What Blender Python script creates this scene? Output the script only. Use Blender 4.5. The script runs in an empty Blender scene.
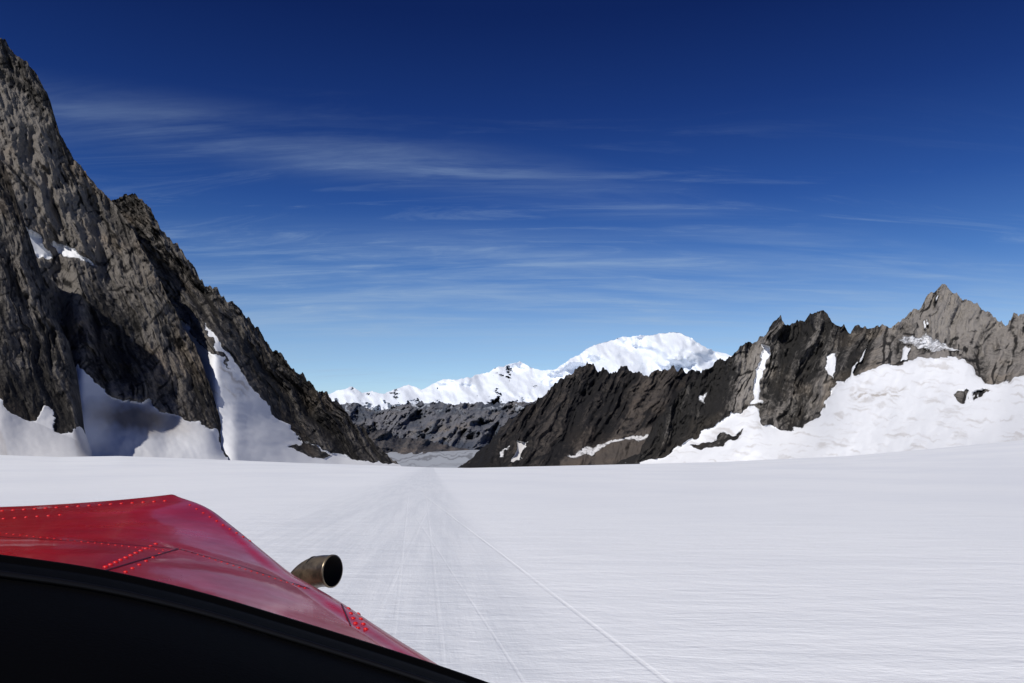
import bpy, math, numpy as np, bmesh
from mathutils import Vector
from mathutils.bvhtree import BVHTree
rad=math.radians
scene=bpy.context.scene
F=796.0; TH=math.atan(88.5/F); CT,ST=math.cos(TH),math.sin(TH)
EYE=np.array([0.,0.,3.])
# ---------------------------------------------------------------- helpers
def bearing(u,v):
    X=(np.asarray(u,float)-512)/F; Y=-(np.asarray(v,float)-341.5)/F
    dx=X; dy=CT-ST*Y; dz=ST+CT*Y; h=np.hypot(dx,dy)
    return dx/h,dy/h,dz/h
def P(u,v,d):
    a,b,c=bearing(u,v); return np.stack([a*d,b*d,c*d+EYE[2]],-1)
rng=np.random.RandomState(7)
perm=rng.permutation(256); perm=np.concatenate([perm,perm,perm])
gr=rng.normal(size=(256,3)); gr/=np.linalg.norm(gr,axis=1)[:,None]
def perlin(x,y,z=0.0):
    x,y,z=np.broadcast_arrays(np.asarray(x,float),np.asarray(y,float),np.asarray(z,float))
    xi=np.floor(x).astype(int);yi=np.floor(y).astype(int);zi=np.floor(z).astype(int)
    xf=x-xi;yf=y-yi;zf=z-zi
    xi&=255;yi&=255;zi&=255
    f=lambda t:t*t*t*(t*(t*6-15)+10)
    a,b,c=f(xf),f(yf),f(zf); out=0
    for i in(0,1):
        for j in(0,1):
            for k in(0,1):
                g=gr[perm[perm[perm[xi+i]+yi+j]+zi+k]]
                w=(a if i else 1-a)*(b if j else 1-b)*(c if k else 1-c)
                out=out+w*(g[...,0]*(xf-i)+g[...,1]*(yf-j)+g[...,2]*(zf-k))
    return out*1.6
def fbm(x,y,z,o=5,g=.5):
    s=0;a=1;t=0
    for i in range(o):
        s=s+a*perlin(x*2**i+i*17.3,y*2**i+i*5.1,z+i*3.7);t+=a;a*=g
    return s/t
def ridged(x,y,z,o=6,g=.5):
    s=0;a=1;t=0
    for i in range(o):
        n=1-np.abs(perlin(x*2**i+i*11.7,y*2**i+i*7.9,z+i*4.3))*1.7
        s=s+a*n;t+=a;a*=g
    return s/t
def sst(a,b,x):
    t=np.clip((x-a)/(b-a),0,1);return t*t*(3-2*t)
def itp(u,pts):
    p=np.array(pts,float);return np.interp(u,p[:,0],p[:,1])
def blur(a,n):
    n=int(n)|1;k=np.hanning(n+2)[1:-1];k/=k.sum()
    return np.convolve(np.pad(a,n//2,mode='edge'),k,'valid')
def poly(U,V,pts,soft=3):
    p=np.array(pts,float);n=len(p);ins=np.zeros(U.shape,bool);dm=np.full(U.shape,1e9)
    for i in range(n):
        x1,y1=p[i];x2,y2=p[(i+1)%n]
        c=((y1>V)!=(y2>V));xx=(x2-x1)*(V-y1)/((y2-y1) if y2!=y1 else 1e-9)+x1
        ins^=(c&(U<xx))
        t=np.clip(((U-x1)*(x2-x1)+(V-y1)*(y2-y1))/((x2-x1)**2+(y2-y1)**2+1e-9),0,1)
        dm=np.minimum(dm,np.hypot(U-x1-t*(x2-x1),V-y1-t*(y2-y1)))
    sd=np.where(ins,dm,-dm);return sst(-soft,soft,sd)
def link(o,parent=None):
    scene.collection.objects.link(o)
    if parent: o.parent=parent
    return o
def empty(name):
    return link(bpy.data.objects.new(name,None))
def gridmesh(name,V3,mat,parent=None,attrs=None,smooth=True,wrap=False):
    r,c,_=V3.shape; me=bpy.data.meshes.new(name)
    idx=np.arange(r*c).reshape(r,c)
    if wrap: idx=np.concatenate([idx,idx[:,:1]],1)
    q=np.stack([idx[:-1,:-1],idx[:-1,1:],idx[1:,1:],idx[1:,:-1]],-1).reshape(-1,4)
    me.vertices.add(r*c);me.vertices.foreach_set('co',V3.reshape(-1).astype(np.float32))
    me.loops.add(q.size);me.loops.foreach_set('vertex_index',q.reshape(-1).astype(np.int32))
    me.polygons.add(len(q));me.polygons.foreach_set('loop_start',np.arange(0,q.size,4,dtype=np.int32))
    me.polygons.foreach_set('loop_total',np.full(len(q),4,np.int32))
    me.polygons.foreach_set('use_smooth',np.full(len(q),smooth))
    me.update(calc_edges=True)
    for k,a in (attrs or {}).items():
        at=me.attributes.new(k,'FLOAT','POINT');at.data.foreach_set('value',a.reshape(-1).astype(np.float32))
    me.materials.append(mat);me.validate()
    return link(bpy.data.objects.new(name,me),parent)
# ---------------------------------------------------------------- node helpers
class NT:
    def __init__(s,nt): s.nt=nt
    def n(s,t,**k):
        x=s.nt.nodes.new(t)
        for a,b in k.items(): setattr(x,a,b)
        return x
    def l(s,a,b): s.nt.links.new(a,b)
    def m(s,op,a,b=None,c=None):
        x=s.n('ShaderNodeMath',operation=op)
        for i,v in enumerate((a,b,c)):
            if v is None: continue
            if isinstance(v,(int,float)): x.inputs[i].default_value=v
            else: s.l(v,x.inputs[i])
        return x.outputs[0]
    def mr(s,v,a,b,c=0,d=1,smooth=True):
        x=s.n('ShaderNodeMapRange');x.interpolation_type='SMOOTHSTEP' if smooth else 'LINEAR'
        s.l(v,x.inputs[0])
        for i,q in enumerate((a,b,c,d)): x.inputs[i+1].default_value=q
        return x.outputs[0]
    def mix(s,f,a,b,bt='MIX'):
        x=s.n('ShaderNodeMix',data_type='RGBA',blend_type=bt)
        for i,v in ((0,f),(6,a),(7,b)):
            if isinstance(v,(int,float)): x.inputs[i].default_value=v
            elif isinstance(v,tuple): x.inputs[i].default_value=(*v,1)
            else: s.l(v,x.inputs[i])
        return x.outputs[2]
    def noise(s,vec,scale,detail=6,rough=.55,dist=0,sc=None,rot=None):
        if sc or rot:
            mp=s.n('ShaderNodeMapping')
            if sc: mp.inputs['Scale'].default_value=sc
            if rot: mp.inputs['Rotation'].default_value=rot
            s.l(vec,mp.inputs[0]);vec=mp.outputs[0]
        x=s.n('ShaderNodeTexNoise');s.l(vec,x.inputs['Vector'])
        x.inputs['Scale'].default_value=scale;x.inputs['Detail'].default_value=detail
        x.inputs['Roughness'].default_value=rough;x.inputs['Distortion'].default_value=dist
        return x.outputs['Fac']
    def bump(s,h,st,dist,nrm=None):
        x=s.n('ShaderNodeBump');x.inputs['Strength'].default_value=st;x.inputs['Distance'].default_value=dist
        s.l(h,x.inputs['Height'])
        if nrm: s.l(nrm,x.inputs['Normal'])
        return x.outputs[0]
def newmat(name):
    m=bpy.data.materials.new(name);m.use_nodes=True;nt=NT(m.node_tree)
    b=m.node_tree.nodes['Principled BSDF'];return m,nt,b
SNOW=(.77,.785,.815)
def rockmat(name,dark,light,tan,scale,bumpd,snowc=SNOW,dirtc=(.30,.245,.19),tanamt=.5,edge=.6,tw=.85):
    m,n,b=newmat(name)
    tc=n.n('ShaderNodeTexCoord').outputs['Object']
    at=lambda k:n.n('ShaderNodeAttribute',attribute_name=k).outputs['Fac']
    n1=n.noise(tc,1/(scale*14),5,.7);n2=n.noise(tc,1/(scale*2.2),4,.7,sc=(1,1,.4))
    n3=n.noise(tc,1/(scale*40),3,.6)
    f=n.m('ADD',n.m('MULTIPLY',n1,.45),n.m('MULTIPLY',n2,.55))
    f=n.mr(n.m('ADD',f,n.m('MULTIPLY',n.m('SUBTRACT',at('tint'),.5),tw)),.40,.76)
    col=n.mix(f,dark,light)
    col=n.mix(n.m('MULTIPLY',n.mr(n3,.5,.68),tanamt),col,n.mix(f,n.mix(.2,col,tan),tan))
    sn=n.mix(at('dirt'),snowc,dirtc)
    se=n.m('ADD',at('snow'),n.m('MULTIPLY',n.m('SUBTRACT',n2,.5),edge))
    s=n.mr(se,.40,.60)
    n.l(n.mix(s,col,sn),b.inputs['Base Color'])
    b.inputs['Roughness'].default_value=.85;b.inputs['Specular IOR Level'].default_value=.25
    h=n.m('MULTIPLY',n.m('ADD',n2,n.m('MULTIPLY',n1,1.5)),n.m('SUBTRACT',1.0,n.m('MULTIPLY',s,.93)))
    n.l(n.bump(h,1,bumpd),b.inputs['Normal'])
    return m
# ---------------------------------------------------------------- glacier edge
G=[(-400,430),(-100,448),(0,455),(60,457),(120,456),(200,459),(300,463),(395,466),(430,467.5),(470,468),(640,464),(720,462),(850,456),(930,449),(1024,440),(1150,430),(1500,410)]
# ---------------------------------------------------------------- mountain sheets
def sheet(name,parent,u0,u1,du,lines,rows,rk,mat,seed,relief,L,k=0,jag=0,jagL=12,fn=None,aniso=.5,autosnow=None,snowrel=.06,sm=30,g=.54,fa=.10,slab=0,streak=.25,crack=.5):
    U=np.arange(u0,u1+du,du)
    vl=[];dl=[];vs=[]
    for vp,dp in lines:
        vl.append(itp(U,vp));dl.append(blur(itp(U,dp),sm/du));vs.append(blur(itp(U,vp),sm/du))
    j=(ridged(U/jagL,seed*3.1,seed,5,.55)-.62)*jag
    j=j+np.clip(ridged(U/(jagL*.7),seed*1.7,seed+3,3,.5)-.72,0,1)*jag*1.3
    tap=np.clip((vl[0]-vl[-1])/40,0,1)
    vl[-1]=vl[-1]-j*tap
    def depth(V):
        D=dl[0]+0*V
        for i in range(len(vs)-1):
            hgt=np.maximum(vs[i]-vs[i+1],6.)
            hi=1.0 if i<len(vs)-2 else 1.6
            t=np.clip((vs[i]-V)/hgt,0,hi)
            D=D+(dl[i+1]-dl[i])*t
        return D
    Vs=[];Rs=[]
    for i in range(len(vl)-1):
        n=rows[i];t=np.linspace(0,1,n,endpoint=(i==len(vl)-2))[:,None]
        Vs.append(vl[i]*(1-t)+vl[i+1]*t);Rs.append((rk[i]*(1-t)+rk[i+1]*t)*np.ones_like(vl[i]))
    V=np.concatenate(Vs);R=np.concatenate(Rs);D=depth(V)
    t=np.linspace(0,1,21)[1:,None]
    V=np.concatenate([V,vl[-1]+170*t]);D=np.concatenate([D,D[-1]*(1+.35*t)]);R=np.concatenate([R,rk[-1]+0*t*vl[-1]])
    UU=np.broadcast_to(U,V.shape).copy()
    wu=fbm(UU/50,V/50,seed+9,4)*14;wv=fbm(UU/50+40,V/50,seed+19,4)*14
    a=(UU-k*V+wu)/L;b=(V+wv)/L*aniso
    rn=ridged(a,b,seed,7,g)
    if slab:
        q=fbm(a*1.1+3,b*.8,seed+61,3)*5; st=np.floor(q)+sst(.35,.65,q-np.floor(q))
        rn=rn*(1-slab)+slab*(.6+.18*st)
    fine=ridged((UU-k*.8*V)/9,V/20,seed+30,4,.6)-.6
    crk=sst(.80,.95,ridged((UU-k*V+wu)/16,(V+wv)/70,seed+33,3,.5))+.6*sst(.82,.95,ridged((UU+.9*V)/22,(V-.4*UU)/30,seed+35,2,.5))
    snow=np.zeros_like(V);dirt=np.zeros_like(V)
    tint=.5+.4*fbm(a*.6+5,b*.4,seed+2,4)+streak*fbm((UU-k*V+wu*.5)/7,V/60,seed+7,4,.6)+.5*(rn-.62)-crack*crk+.05
    if autosnow:
        thr,top=autosnow
        q=fbm(a*1.3+8,b*2.2,seed+5,5,.6)+ (0.55-rn)*1.2
        snow=sst(thr,thr+.12,q+top(UU,V))
    if fn:
        w1=fbm(UU/14,V/14,seed+50,5,.5)*9
        w2=fbm(UU/14+9,V/14+4,seed+55,5,.5)*8
        s2,d2,t2=fn(UU+w1,V+w2,R,rn)
        snow=np.maximum(snow,s2)
        dirt=d2; tint=tint+t2
    amp=relief*D/F
    rel=(rn-.6)*R*(1-.95*snow)+(fine*fa-crk*.02)*R*(1-snow)+fbm((UU-k*V)/45,V/40,seed+70,4,.45)*snowrel*(1-R*.6)*2
    hh=np.clip((vs[0]-vs[-1])/60,.15,1)
    D2=D-amp*rel*hh
    V2=V+fbm(UU/5,V/5,seed+80,3,.6)*1.6*R*(1-snow)
    return gridmesh(name,P(UU,V2,D2),mat,parent,dict(snow=np.clip(snow,0,1),dirt=np.clip(dirt,0,1),tint=np.clip(tint,0,1)))
def gbase(off): return [(u,v+off) for u,v in G]

mL=rockmat('granite_wall',(.011,.0098,.0093),(.145,.131,.118),(.24,.18,.125),6,7,tanamt=.45)
left=empty('rocky_mountain')
skyB=[(-260,-150),(-150,-60),(-60,10),(-20,30),(0,38),(20,58),(35,72),(50,100),(60,135),(75,160),(95,185),(110,199),(122,212),(135,235),(150,262),(165,290),(182,325),(200,358),(212,390),(218,412),(228,455)]
rlB=[(-260,380),(0,402),(50,425),(62,430),(70,380),(78,362),(90,376),(112,398),(150,402),(165,414),(200,422),(214,430),(220,446),(228,456)]
def fB(U,V,R,rn):
    line=itp(U,rlB)
    s=sst(-3,3,V-line)
    s=np.maximum(s,poly(U,V,[(8,214),(28,228),(42,238),(54,258),(36,256),(18,240)],3))
    s=np.maximum(s,.8*poly(U,V,[(46,238),(70,246),(98,268),(88,266),(60,254)],3))
    d=1.1*np.exp(-(((U-125-(V-405)*.9)/42)**2+((V-418)/15)**2))+.3*sst(432,455,V)*sst(200,60,U)+.1
    t=.35*poly(U,V,[(0,85),(25,95),(50,140),(66,215),(60,240),(40,215),(10,130)],9)+.25*poly(U,V,[(60,180),(95,215),(110,260),(80,240)],10)
    t-=.3*poly(U,V,[(90,290),(130,330),(160,400),(90,380)],15)-.04
    return s,d*s,t
sheet('main_wall',left,-260,228,.8,[(gbase(7),[(-260,1300),(0,1350),(228,1900)]),(rlB,[(-260,1900),(0,1950),(228,2200)]),(skyB,[(-260,2700),(0,2800),(110,2750),(228,2260)])],[70,330],[0,.4,1],mL,1,105,80,k=.42,jag=8,jagL=22,fn=fB,aniso=.22,autosnow=(.66,lambda U,V:0*U),slab=.45,snowrel=.08)
skyA=[(-260,-40),(-150,40),(-60,105),(-15,148),(0,158),(10,178),(22,215),(34,250),(46,290),(60,325),(70,345),(77,372),(81,400),(84,430),(96,463)]
rlA=[(-260,385),(-60,392),(0,400),(20,416),(40,424),(62,434),(78,440),(96,464)]
def fA(U,V,R,rn):
    s=sst(-2,3,V-itp(U,[(-260,385),(-60,392),(0,400),(20,416),(36,424),(44,404),(54,410),(54,430),(62,434),(78,428),(96,440)]))
    d=.25*s+.25*s*sst(.5,.7,rn)
    return s,d,-.12+0*U
sheet('buttress',left,-260,96,.8,[(gbase(6)[:2]+[(0,461),(62,463),(96,464)],[(-260,1050),(96,1250)]),(rlA,[(-260,1450),(96,1500)]),(skyA,[(-260,1950),(0,2000),(96,1700)])],[60,260],[0,.4,1],mL,3,80,60,k=.32,jag=7,jagL=20,fn=fA,aniso=.22,slab=.4,snowrel=.08)
skyC=[(60,205),(100,203),(112,197),(125,194),(140,196),(150,205),(158,222),(167,236),(185,253),(200,277),(215,286),(230,300),(245,315),(265,337),(290,364),(310,380),(330,396),(345,410),(365,431),(380,449),(395,460),(402,467)]
rlC=[(60,300),(160,302),(176,316),(200,343),(235,372),(262,398),(280,420),(300,440),(340,457),(395,465),(402,468)]
def fC(U,V,R,rn):
    s=sst(-3,2,V-itp(U,rlC))
    s*=1-.9*poly(U,V,[(290,448),(300,440),(330,455),(320,459)],2)
    s=np.maximum(s,.7*poly(U,V,[(205,320),(222,345),(250,385),(240,380),(212,345)],2))
    d=.5*s*sst(.1,.5,fbm((U-V)/7,(U+V)/60,4,4))*sst(435,380,V)+.1*s
    return s,d,-.03+0*U
sheet('descending_ridge',left,60,402,.7,[(gbase(6),[(60,3000),(180,2800),(212,2150),(235,2080),(402,3300)]),(rlC,[(60,3100),(180,2900),(215,2500),(402,3320)]),(skyC,[(60,3250),(130,3200),(250,3200),(402,3340)])],[90,230],[0,.5,1],mL,5,85,40,k=.7,jag=10,jagL=14,fn=fC,aniso=.25,autosnow=(.66,lambda U,V:0*U),slab=.25,snowrel=.08,sm=20)

mD=rockmat('dark_schist',(.010,.0095,.0105),(.080,.068,.060),(.13,.10,.075),8,8,tanamt=.4)
mE=rockmat('weathered_granite',(.017,.016,.0155),(.25,.23,.21),(.28,.225,.165),8,9,tanamt=.5)
right=empty('rocky_mountain')
skyD=[(456,469),(466,463),(480,450),(500,430),(520,411),(540,398),(560,380),(575,371),(590,362),(600,370),(612,374),(625,367),(640,372),(655,373),(675,367),(690,372),(710,372),(740,380),(780,400)]
def fD(U,V,R,rn):
    s=poly(U,V,[(518,440),(528,443),(520,460),(512,460)],1.5)
    s=np.maximum(s,poly(U,V,[(500,450),(508,446),(504,458),(497,460)],1.5)*.6)
    s=np.maximum(s,poly(U,V,[(565,456),(600,442),(650,433),(655,437),(610,446),(575,459)],2)*.6)
    t=.7*poly(U,V,[(560,464),(590,447),(660,428),(720,420),(720,464)],6)-.08
    return s,.45*s,t
sheet('dark_ridge',right,456,790,.8,[([(456,474),(790,470)],[(456,3300),(790,3300)]),(skyD,[(456,3400),(590,4400),(790,4600)])],[200],[.4,1],mD,11,90,44,k=-.5,jag=12,jagL=16,fn=fD,aniso=.28,slab=.2)
skyE=[(610,466),(640,452),(652,425),(668,405),(690,382),(705,370),(722,360),(740,347),(752,343),(762,340),(772,325),(780,315),(788,324),(798,322),(815,314),(826,311),(836,324),(850,330),(858,324),(870,325),(890,327),(908,316),(922,302),(932,292),(942,286),(950,291),(960,299),(972,303),(985,309),(1000,324),(1008,328),(1014,311),(1022,313),(1040,320),(1080,300),(1150,310),(1300,260)]
rlE=[(610,467),(640,462),(665,455),(700,434),(730,416),(748,406),(756,404),(764,424),(785,431),(805,428),(822,412),(832,386),(850,376),(872,368),(900,364),(940,358),(965,360),(976,370),(984,384),(1000,383),(1024,374),(1100,370),(1300,350)]
def fE(U,V,R,rn):
    s=sst(-3,3,V-itp(U,rlE))
    s*=1-poly(U,V,[(955,396),(965,390),(990,391),(980,398),(960,403)],1.5)
    s*=1-.9*poly(U,V,[(690,446),(720,436),(745,430),(735,440),(700,450)],2)
    s=np.maximum(s,poly(U,V,[(764,342),(772,345),(764,372),(759,402),(751,404),(756,372)],1.5))
    s=np.maximum(s,poly(U,V,[(700,398),(712,388),(704,408)],1.5)*.6)
    s=np.maximum(s,poly(U,V,[(895,338),(925,334),(965,352),(930,352)],2)*.55)
    s=np.maximum(s,poly(U,V,[(826,360),(836,350),(838,372),(830,384)],2)*.7)
    d=.7*poly(U,V,[(850,392),(905,389),(900,399),(860,400)],4)*sst(-.2,.3,fbm(U/8,V/3,8,4))+.35*sst(.05,.45,fbm((U+V)/30,(V-.15*U)/4,18,5))*s
    t=.3*sst(820,900,U)-.2*sst(760,700,U)+.25*poly(U,V,[(740,345),(770,340),(765,400),(735,405)],8)-.06
    return s,d,t
sheet('granite_ridge',right,610,1300,.8,[(gbase(6),[(610,3300),(750,2900),(1024,1900),(1300,1500)]),(rlE,[(610,3310),(750,3400),(830,3350),(1024,3000),(1300,2500)]),(skyE,[(610,3320),(750,3900),(1024,3900),(1300,3300)])],[130,190],[0,.5,1],mE,14,110,40,k=-.3,jag=11,jagL=19,fn=fE,aniso=.25,autosnow=(.50,lambda U,V:sst(800,900,U)*.10),snowrel=.09,sm=60,slab=.25)

mF=rockmat('hazy_snow_rock',(.11,.14,.19),(.21,.245,.30),(.22,.24,.28),60,60,snowc=(.74,.785,.86),tanamt=.2)  # bluish rock and snow tones stand in for aerial haze
far=empty('snowy_mountain')
skyF=[(250,400),(330,394),(342,389),(352,387),(362,393),(372,391),(385,394),(398,388),(408,385),(420,389),(432,385),(440,380),(455,380),(472,377),(488,372),(500,366),(510,364),(520,362),(530,367),(545,371),(556,369),(566,362),(580,354),(590,347),(600,344),(612,340),(625,337),(640,336),(655,335),(665,333),(680,333),(692,339),(702,346),(716,352),(728,354),(745,362),(790,385),(900,400)]
def fF(U,V,R,rn):
    q=fbm(U/7,V/5,31,5,.6)+(.6-rn)*.9
    rockness=sst(.25,.5,q-.10+sst(394,416,V)*.8-.5*sst(540,590,U)*sst(405,380,V))
    s=1-rockness*.8
    return s,0*U,0*U
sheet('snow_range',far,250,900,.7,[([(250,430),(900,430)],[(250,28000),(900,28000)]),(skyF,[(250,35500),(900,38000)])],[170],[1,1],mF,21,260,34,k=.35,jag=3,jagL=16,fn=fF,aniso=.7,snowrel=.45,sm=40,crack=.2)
mV=rockmat('hazy_tundra_hills',(.07,.082,.108),(.165,.165,.18),(.21,.185,.165),30,50,snowc=(.40,.43,.48),dirtc=(.2,.2,.22),tanamt=.8)  # aerial haze put into the base colours: lifted and bluish
hills=empty('distant_hills')
skyH=[(250,410),(345,403),(358,404),(375,411),(388,407),(400,405),(415,403),(432,402),(450,404),(470,402),(490,405),(505,403),(520,402),(545,400),(700,400)]
def fH(U,V,R,rn):
    s=sst(.62,.75,fbm(U/9,V/6,41,4)*.6+rn)*.6*sst(425,405,V)
    t=.5*fbm(U/30,V/9,45,3)+.1
    return s,0*U,t
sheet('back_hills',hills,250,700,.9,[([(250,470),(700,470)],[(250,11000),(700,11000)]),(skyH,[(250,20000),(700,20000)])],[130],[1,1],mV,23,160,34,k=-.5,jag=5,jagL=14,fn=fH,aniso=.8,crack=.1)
skyH2=[(330,422),(350,424),(368,425),(385,430),(400,438),(420,438),(440,443),(455,447),(470,449),(480,450),(500,450),(540,445)]
mV2=rockmat('tundra_spur',(.04,.04,.046),(.12,.11,.105),(.17,.135,.11),20,30,tanamt=.8)
sheet('front_hills',hills,330,540,.8,[([(330,470),(540,470)],[(330,8000),(540,8000)]),(skyH2,[(330,11000),(540,11000)])],[90],[1,1],mV2,25,110,26,k=-.6,jag=4,jagL=10,aniso=.8,crack=.1)
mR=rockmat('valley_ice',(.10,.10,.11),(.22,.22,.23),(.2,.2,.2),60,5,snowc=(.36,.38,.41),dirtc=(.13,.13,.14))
def fR(U,V,R,rn):
    q2=fbm(U/160,(V+.06*(U-430))/2.6,61,2,.5)
    return 1+0*U,sst(.0,.45,q2)*.7+.15*sst(460,450,V),0*U
sheet('valley_glacier',empty('valley_floor'),340,540,.8,[([(340,480),(540,480)],[(340,4300),(540,4300)]),([(340,451),(400,452),(430,452),(470,450),(540,449)],[(340,9800),(540,9800)])],[120],[0,0],mR,27,0,20,fn=fR)

# ---------------------------------------------------------------- snow field (glacier)
az=np.radians(np.concatenate([np.arange(-180,-48,3),np.arange(-48,48,.25),np.arange(48,180,3)]))
r=np.concatenate([[0.01],np.geomspace(2,3000,260),np.linspace(3020,4200,25)])
R_,A_=np.meshgrid(r,az,indexing='ij')
azc=np.clip(A_,-rad(48),rad(48)); uu=512+np.tan(azc)*F*CT
for _ in range(3):
    vv=itp(uu,G);uu=512+np.tan(azc)*(CT-ST*(-(vv-341.5)/F))*F
a,b,te=bearing(uu,itp(uu,G))
te=np.where(np.abs(A_)>rad(48),te+(.10)*np.clip((np.abs(A_)-rad(48))/rad(60),0,1),te)
x=R_*np.sin(A_);y=R_*np.cos(A_)
near=-.0475*y-3; farz=R_*te
w=sst(60,1100,R_)
z=near*(1-w)+farz*w+3
z-=np.clip(R_-3050,0,None)*.3
z+=fbm(x/60,y/160,3.3,4)*.35*sst(40,300,R_)*sst(3000,1500,R_)+fbm(x/7,y/9,8.3,3)*.02*sst(8,20,R_)
m,n,b=newmat('glacier_snow')
tc=n.n('ShaderNodeTexCoord').outputs['Object']
trk=rad(5.7)
mp=n.n('ShaderNodeMapping');mp.inputs['Rotation'].default_value=(0,0,-trk);n.l(tc,mp.inputs[0])
sp=n.n('ShaderNodeSeparateXYZ');n.l(mp.outputs[0],sp.inputs[0])
tx,ty=sp.outputs[0],sp.outputs[1]
so=n.n('ShaderNodeSeparateXYZ');n.l(tc,so.inputs[0])
run=n.m('MULTIPLY',n.mr(tx,-14,-4),n.mr(tx,3.2,1.0))
streak=n.noise(mp.outputs[0],1,5,.65,sc=(1.3,.03,1))
big=n.noise(tc,.02,4,.6,sc=(1,.5,1))
fine=n.noise(tc,1.2,6,.7,sc=(.7,1.3,1),rot=(0,0,.25))
rip=n.noise(tc,.35,5,.6,sc=(.45,1.5,1),rot=(0,0,-.35))
col=n.mix(n.mr(big,.35,.7),(.86,.875,.895),(.79,.81,.845))
col=n.mix(n.m('MULTIPLY',n.mr(rip,.4,.7),.3),col,(.73,.755,.79))
col=n.mix(n.m('MULTIPLY',run,n.m('MULTIPLY_ADD',n.mr(streak,.35,.65),.38,.32)),col,(.65,.675,.715))
def line(sl,x0,y0,wd):
    q=n.m('ADD',so.outputs[0],n.m('MULTIPLY_ADD',so.outputs[1],sl,-(x0+sl*y0)))
    q=n.m('ADD',q,n.m('MULTIPLY',n.m('SUBTRACT',big,.5),.5))
    return n.mr(n.m('ABSOLUTE',q),wd*.2,wd,1,0)
lines=[line(.153,2.3,11,.08),line(.11,-.9,11,.06),line(.125,-1.7,11,.06),line(.08,-2.6,14,.08),line(.16,.1,12,.04)]
tot=lines[0]
for q in lines[1:]: tot=n.m('MAXIMUM',tot,n.m('MULTIPLY',q,.35))
tot=n.m('MULTIPLY',tot,n.mr(rip,.3,.6,.4,1))
col=n.mix(n.m('MULTIPLY',tot,.3),col,(.92,.925,.93))
n.l(col,b.inputs['Base Color']);b.inputs['Roughness'].default_value=.7;b.inputs['Specular IOR Level'].default_value=.3
h=n.m('ADD',n.m('MULTIPLY',fine,.16),n.m('MULTIPLY',rip,.26))
h=n.m('ADD',h,n.m('MULTIPLY',run,n.m('MULTIPLY',streak,.06)))
h=n.m('SUBTRACT',h,n.m('MULTIPLY',tot,.03))
n.l(n.bump(h,.7,.7),b.inputs['Normal'])
gridmesh('snowy_ground',np.stack([x,y,z],-1),m,wrap=True)

# ---------------------------------------------------------------- aeroplane nose
plane=empty('airplane')
PH=rad(20);A=np.array([-math.sin(PH),math.cos(PH),0]);Rr=np.array([math.cos(PH),math.sin(PH),0])
S =[.55,.80,.994,1.162,1.333,1.564,1.855,2.26,2.56,2.81]
W =[.82,.80,.788,.765,.733,.684,.616,.52,.43,.32]
ZT=[-.335,-.34,-.343,-.345,-.343,-.331,-.323,-.278,-.232,-.212]
CR=[.13,.13,.13,.13,.12,.11,.085,.045,.012,-.012]
RC=[.10,.10,.10,.10,.10,.10,.09,.07,.05,.03]
ss=np.concatenate([np.linspace(.55,2.81,90),[2.813,2.82]])
kk=np.ones(7)/7
sm_=lambda a:np.convolve(np.pad(a,3,mode='reflect',reflect_type='odd'),kk,'valid')
Wi,Zi,Ci,Ri=[sm_(np.interp(ss,S,q)) for q in (W,ZT,CR,RC)]
Wi=Wi+.3*Ri;Zi=Zi+.3*Ri
Wi[-2]-=.004;Zi[-2]-=.004;Wi[-1]-=.012;Zi[-1]-=.02
tt=np.linspace(0,1,40);ph=np.linspace(0,math.pi/2,16)[1:];sd=np.linspace(0,1,14)[1:]
xs=[];zs=[]
for i in range(len(ss)):
    w,zt,c,rc=Wi[i],Zi[i],Ci[i],Ri[i]
    tilt=.035*sst(1.4,2.8,ss[i])
    x1=tt*(w-rc);z1=zt+c*(1-tt**2.2)
    x2=(w-rc)+rc*np.sin(ph);z2=zt-rc+rc*np.cos(ph)
    x3=w-.02*sd**2;z3=zt-rc-.42*sd
    X_=np.concatenate([x1,x2,x3]);Z_=np.concatenate([z1,z2,z3])
    XX=np.concatenate([-X_[::-1],X_[1:]]);ZZ=np.concatenate([Z_[::-1],Z_[1:]])+tilt*(XX-w)
    xs.append(XX);zs.append(ZZ)
X=np.array(xs)-.45;Z=np.array(zs)
Vc=EYE+ss[:,None,None]*A+X[...,None]*Rr+Z[...,None]*np.array([0,0,1.])
m,n,b=newmat('red_paint');tc=n.n('ShaderNodeTexCoord').outputs['Object']
d=n.noise(tc,6,6,.65);d2=n.noise(tc,60,4,.6);d3=n.noise(tc,3,5,.6,sc=(1,.35,1),rot=(0,0,-.35))
col=n.mix(n.mr(d,.35,.7),(.44,.003,.004),(.31,.003,.004));col=n.mix(n.m('MULTIPLY',n.mr(d2,.55,.8),.3),col,(.20,.012,.012))
col=n.mix(n.m('MULTIPLY',n.mr(d3,.45,.7),.45),col,(.20,.006,.007))
n.l(col,b.inputs['Base Color']);n.l(n.mr(d,.3,.7,.25,.40),b.inputs['Roughness'])
b.inputs['Specular IOR Level'].default_value=.2
b.inputs['Coat Weight'].default_value=.25;b.inputs['Coat Roughness'].default_value=.06
n.l(n.bump(n.noise(tc,4,2,.5),.5,.03),b.inputs['Normal'])
red=m
gridmesh('cowling',Vc,red,plane)
ring=Vc[-1];cen=ring.mean(0);fp=np.stack([ring*(1-t)+cen*t+A*.25*math.sin(t*1.5) for t in (0,.25,.5,.75,.98)])
gridmesh('cowl_nose_cap',fp,red,plane)
f=[];r_,c0,_=Vc.shape;vs_=[Vector(v) for v in Vc.reshape(-1,3)]
for i in range(r_-1):
    for j in range(c0-1): f.append((i*c0+j,i*c0+j+1,(i+1)*c0+j+1,(i+1)*c0+j))
bvh=BVHTree.FromPolygons(vs_,f)
def hit(u,v):
    a,b_,c=bearing(u,v);q=bvh.ray_cast(Vector(EYE),Vector((float(a),float(b_),float(c))).normalized())
    return q[0],q[1]
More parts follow.
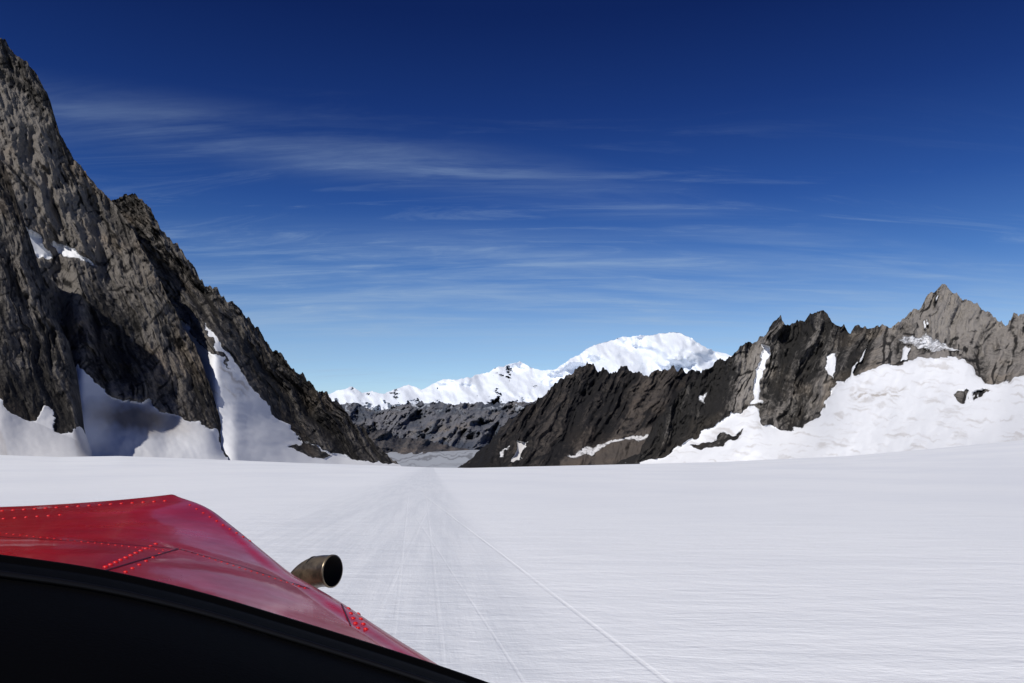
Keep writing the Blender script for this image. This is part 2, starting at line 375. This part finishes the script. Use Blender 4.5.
m,n,b=newmat('rivet_red');b.inputs['Base Color'].default_value=(.60,.010,.010,1);b.inputs['Roughness'].default_value=.35;rivm=m
bm=bmesh.new()
def rivet(u,v,rr):
    p,nn=hit(u,v)
    if p is None: return
    if nn.z<0: nn=-nn
    mt=bmesh.ops.create_uvsphere(bm,u_segments=10,v_segments=6,radius=rr)
    for vt in mt['verts']:
        vt.co.z*=.55
        vt.co=nn.to_track_quat('Z','Y')@vt.co+p
def row(p0,p1,nr,rr=.0035):
    for i in range(nr):
        t=i/(nr-1);rivet(p0[0]+(p1[0]-p0[0])*t,p0[1]+(p1[1]-p0[1])*t,rr)
row((-30,513),(165,501),19,.006);row((-30,521),(60,515),9,.005)
row((106,567),(156,544),11,.005);row((126,572),(160,554),6,.004)
row((342,594),(358,628),8,.0042);row((349,594),(366,629),8,.0042)
row((180,549),(305,588),22,.0025);row((0,533),(170,551),26,.0025)
row((190,505),(250,541),10,.004)
me=bpy.data.meshes.new('rivets');bm.to_mesh(me);bm.free();me.materials.append(rivm)
for p in me.polygons:p.use_smooth=True
link(bpy.data.objects.new('rivets',me),plane)
m,n,b=newmat('seam_grime');b.inputs['Base Color'].default_value=(.06,.006,.008,1);b.inputs['Roughness'].default_value=.5;seamm=m
def strip(name,pts,wd):
    L=[]
    for i in range(len(pts)-1):
        for t in np.linspace(0,1,12,endpoint=False):
            u=pts[i][0]*(1-t)+pts[i+1][0]*t;v=pts[i][1]*(1-t)+pts[i+1][1]*t
            p,nn=hit(u,v)
            if p is None: continue
            if nn.z<0: nn=-nn
            L.append((p,nn))
    rows_=[]
    for i,(p,nn) in enumerate(L):
        q=L[min(i+1,len(L)-1)][0]-L[max(i-1,0)][0];side=q.cross(nn).normalized()*wd/2
        rows_.append([p-side+nn*.0008,p+nn*.0014,p+side+nn*.0008])
    if len(rows_)>2: gridmesh(name,np.array([[list(k) for k in r2] for r2 in rows_]),seamm,plane)
strip('panel_seam_1',[(-20,536),(90,542),(178,549),(240,566),(316,591)],.004)
strip('panel_seam_2',[(336,592),(352,629)],.003)
strip('panel_seam_3',[(178,549),(98,573)],.004)
# exhaust stack: bent pipe leaving the cowl side
m,n,b=newmat('heat_stained_steel');tc=n.n('ShaderNodeTexCoord').outputs['Object']
q=n.noise(tc,25,5,.6)
n.l(n.mix(n.mr(q,.35,.7),(.26,.21,.14),(.06,.05,.04)),b.inputs['Base Color']);b.inputs['Metallic'].default_value=.7;b.inputs['Roughness'].default_value=.35
steel=m
m,n,b=newmat('soot');b.inputs['Base Color'].default_value=(.01,.009,.008,1);b.inputs['Roughness'].default_value=.9;soot=m
def hot(a,b,c,d,t):return ((1-t)**3)*a+3*t*(1-t)**2*b+3*t*t*(1-t)*c+t**3*d
K=[P(275,660,2.02),P(292,585,2.03),P(304,569,2.0),P(330,571,1.95)]
path=[hot(*K,t) for t in np.linspace(0,1,24)]
t=np.linspace(0,2*math.pi,48,endpoint=False)
rad_=.036;rings=[]
for i,p in enumerate(path):
    ax=path[min(i+1,23)]-path[max(i-1,0)];ax/=np.linalg.norm(ax)
    s1=np.cross(ax,[.3,.9,.1]);s1/=np.linalg.norm(s1);s2=np.cross(s1,ax)
    fr=lambda c,rr:c+rr*(np.cos(t)[:,None]*s1+np.sin(t)[:,None]*s2)
    rings.append(fr(p,rad_))
e_=path[-1]
rings+= [fr(e_+ax*.003,rad_*1.04),fr(e_+ax*.008,rad_*1.04),fr(e_+ax*.009,rad_*.97)]
gridmesh('exhaust_pipe',np.stack(rings),steel,plane,wrap=True)
gridmesh('exhaust_bore',np.stack([fr(e_+ax*.009,rad_*.97),fr(e_-ax*.01,rad_*.94),fr(e_-ax*.05,rad_*.9),fr(e_-ax*.051,rad_*.05)]),soot,plane,wrap=True)
# glareshield and windscreen sill
m,n,b=newmat('shaded_black_vinyl');tc=n.n('ShaderNodeTexCoord').outputs['Object']
b.inputs['Base Color'].default_value=(.0012,.0012,.0015,1);b.inputs['Roughness'].default_value=.8;b.inputs['Specular IOR Level'].default_value=.04  # black vinyl, base darkened further to carry shade of an unmodelled cabin roof
n.l(n.bump(n.noise(tc,300,3,.6),.3,.001),b.inputs['Normal']);blk=m
m,n,b=newmat('sill_trim');b.inputs['Base Color'].default_value=(.004,.004,.0045,1);b.inputs['Roughness'].default_value=.4;b.inputs['Specular IOR Level'].default_value=.25;trim=m
edge=[(-300,535),(-100,543),(0,554),(100,568),(200,591),(300,621),(400,652),(500,686),(600,725),(700,775)]
eu=np.arange(-300,701,10.);ev=itp(eu,edge);kk=np.ones(9)/9;ev=np.convolve(np.pad(ev,4,mode='reflect',reflect_type='odd'),kk,'valid')
prof=[(4,.90,-.10),(1.5,.895,0),(0,.885,0),(1.5,.87,0),(7,.865,0),(9,.84,0),(8.5,.82,0),(12,.80,0),(60,.62,0),(150,.50,0),(300,.42,0)]
rowsg=[]
for dv,dd,dz in prof:
    p=P(eu,ev+dv,dd);p[:,2]+=dz;rowsg.append(p)
gridmesh('glareshield',np.stack(rowsg),blk,plane)
tr=[]
for k in range(9):
    a_=2*math.pi*k/8;p=P(eu,ev+24,.745);p[:,2]+=.003*math.sin(a_)+.003;p[:,1]+=.003*math.cos(a_);tr.append(p)
gridmesh('sill_trim',np.stack(tr),trim,plane)

# ---------------------------------------------------------------- light
SA,SE=rad(207),rad(43)
Sd=Vector((math.sin(SA)*math.cos(SE),math.cos(SA)*math.cos(SE),math.sin(SE)))
sl=bpy.data.lights.new('sun','SUN');sl.energy=4.0;sl.angle=rad(.5);sl.color=(1,.965,.915)
so_=link(bpy.data.objects.new('sun',sl));so_.rotation_euler=Sd.to_track_quat('Z','Y').to_euler();so_.location=(50,-50,100)
wd=bpy.data.worlds.new('World');scene.world=wd;wd.use_nodes=True;n=NT(wd.node_tree)
bg=wd.node_tree.nodes['Background'];bg.inputs[1].default_value=.10
sk=n.n('ShaderNodeTexSky',sky_type='NISHITA');sk.sun_disc=False;sk.sun_elevation=SE;sk.sun_rotation=SA
sk.altitude=2500;sk.air_density=1.0;sk.dust_density=.2;sk.ozone_density=3
tc=n.n('ShaderNodeTexCoord').outputs['Generated'];sp=n.n('ShaderNodeSeparateXYZ');n.l(tc,sp.inputs[0])
rp=n.n('ShaderNodeValToRGB');n.l(sp.outputs[2],rp.inputs[0])
els=rp.color_ramp.elements
els[0].position=0;els[0].color=(.9,.95,1,1);els[1].position=1;els[1].color=(.10,.16,.42,1)
for pz,c in ((.12,(.78,.86,.95)),(.20,(.35,.55,.83)),(.28,(.17,.34,.69)),(.38,(.095,.205,.52)),(.48,(.06,.13,.38))):
    e_=els.new(pz);e_.color=(*c,1)
zz=n.m('ADD',n.m('MAXIMUM',sp.outputs[2],0),.15)
px=n.m('DIVIDE',sp.outputs[0],zz);py=n.m('DIVIDE',sp.outputs[1],zz)
cb=n.n('ShaderNodeCombineXYZ');n.l(px,cb.inputs[0]);n.l(py,cb.inputs[1])
w1=n.noise(cb.outputs[0],1,6,.62,.5,sc=(.9,5,1),rot=(0,0,.12))
w2=n.noise(cb.outputs[0],1,3,.6,.3,sc=(.5,1.2,1))
w3=n.noise(cb.outputs[0],1,6,.7,.9,sc=(2.2,12,1),rot=(0,0,.2))
w4=n.noise(cb.outputs[0],1,6,.68,1.2,sc=(1.4,7,1),rot=(0,0,.42))
tl=n.m('ADD',py,n.m('MULTIPLY',px,-.40))
ts=n.m('ADD',py,n.m('MULTIPLY',px,-.10))
bandhi=n.m('MULTIPLY',n.mr(tl,1.85,2.1),n.mr(tl,2.35,2.1))
bandlo=n.m('MULTIPLY',n.mr(ts,2.3,2.9),n.mr(ts,4.2,3.2,.35,1))
cl=n.m('ADD',n.m('MULTIPLY',n.m('MULTIPLY',bandhi,.48),n.mr(w1,.33,.75)),n.m('MULTIPLY',bandlo,n.m('MULTIPLY',n.mr(w1,.30,.70),n.mr(w2,.2,.55))))
cl=n.m('MULTIPLY',cl,n.mr(w3,.2,.7,.4,1))
dg=n.m('MULTIPLY',n.m('MULTIPLY',n.mr(w4,.48,.80),n.mr(py,1.5,2.6)),.55)
cl=n.m('ADD',cl,dg)
tint=n.mix(1.0,sk.outputs[0],rp.outputs[0],'MULTIPLY')
n.l(n.mix(n.m('MULTIPLY',cl,.50),tint,(3.6,4.9,6.6)),bg.inputs[0])
# ---------------------------------------------------------------- camera
cam=bpy.data.cameras.new('camera');cam.lens=F*36/1024;cam.sensor_width=36;cam.clip_start=.05;cam.clip_end=120000
co=link(bpy.data.objects.new('camera',cam));co.location=EYE;co.rotation_euler=(math.pi/2+TH,0,0)
scene.camera=co
scene.view_settings.view_transform='Standard';scene.view_settings.look='None';scene.view_settings.exposure=0
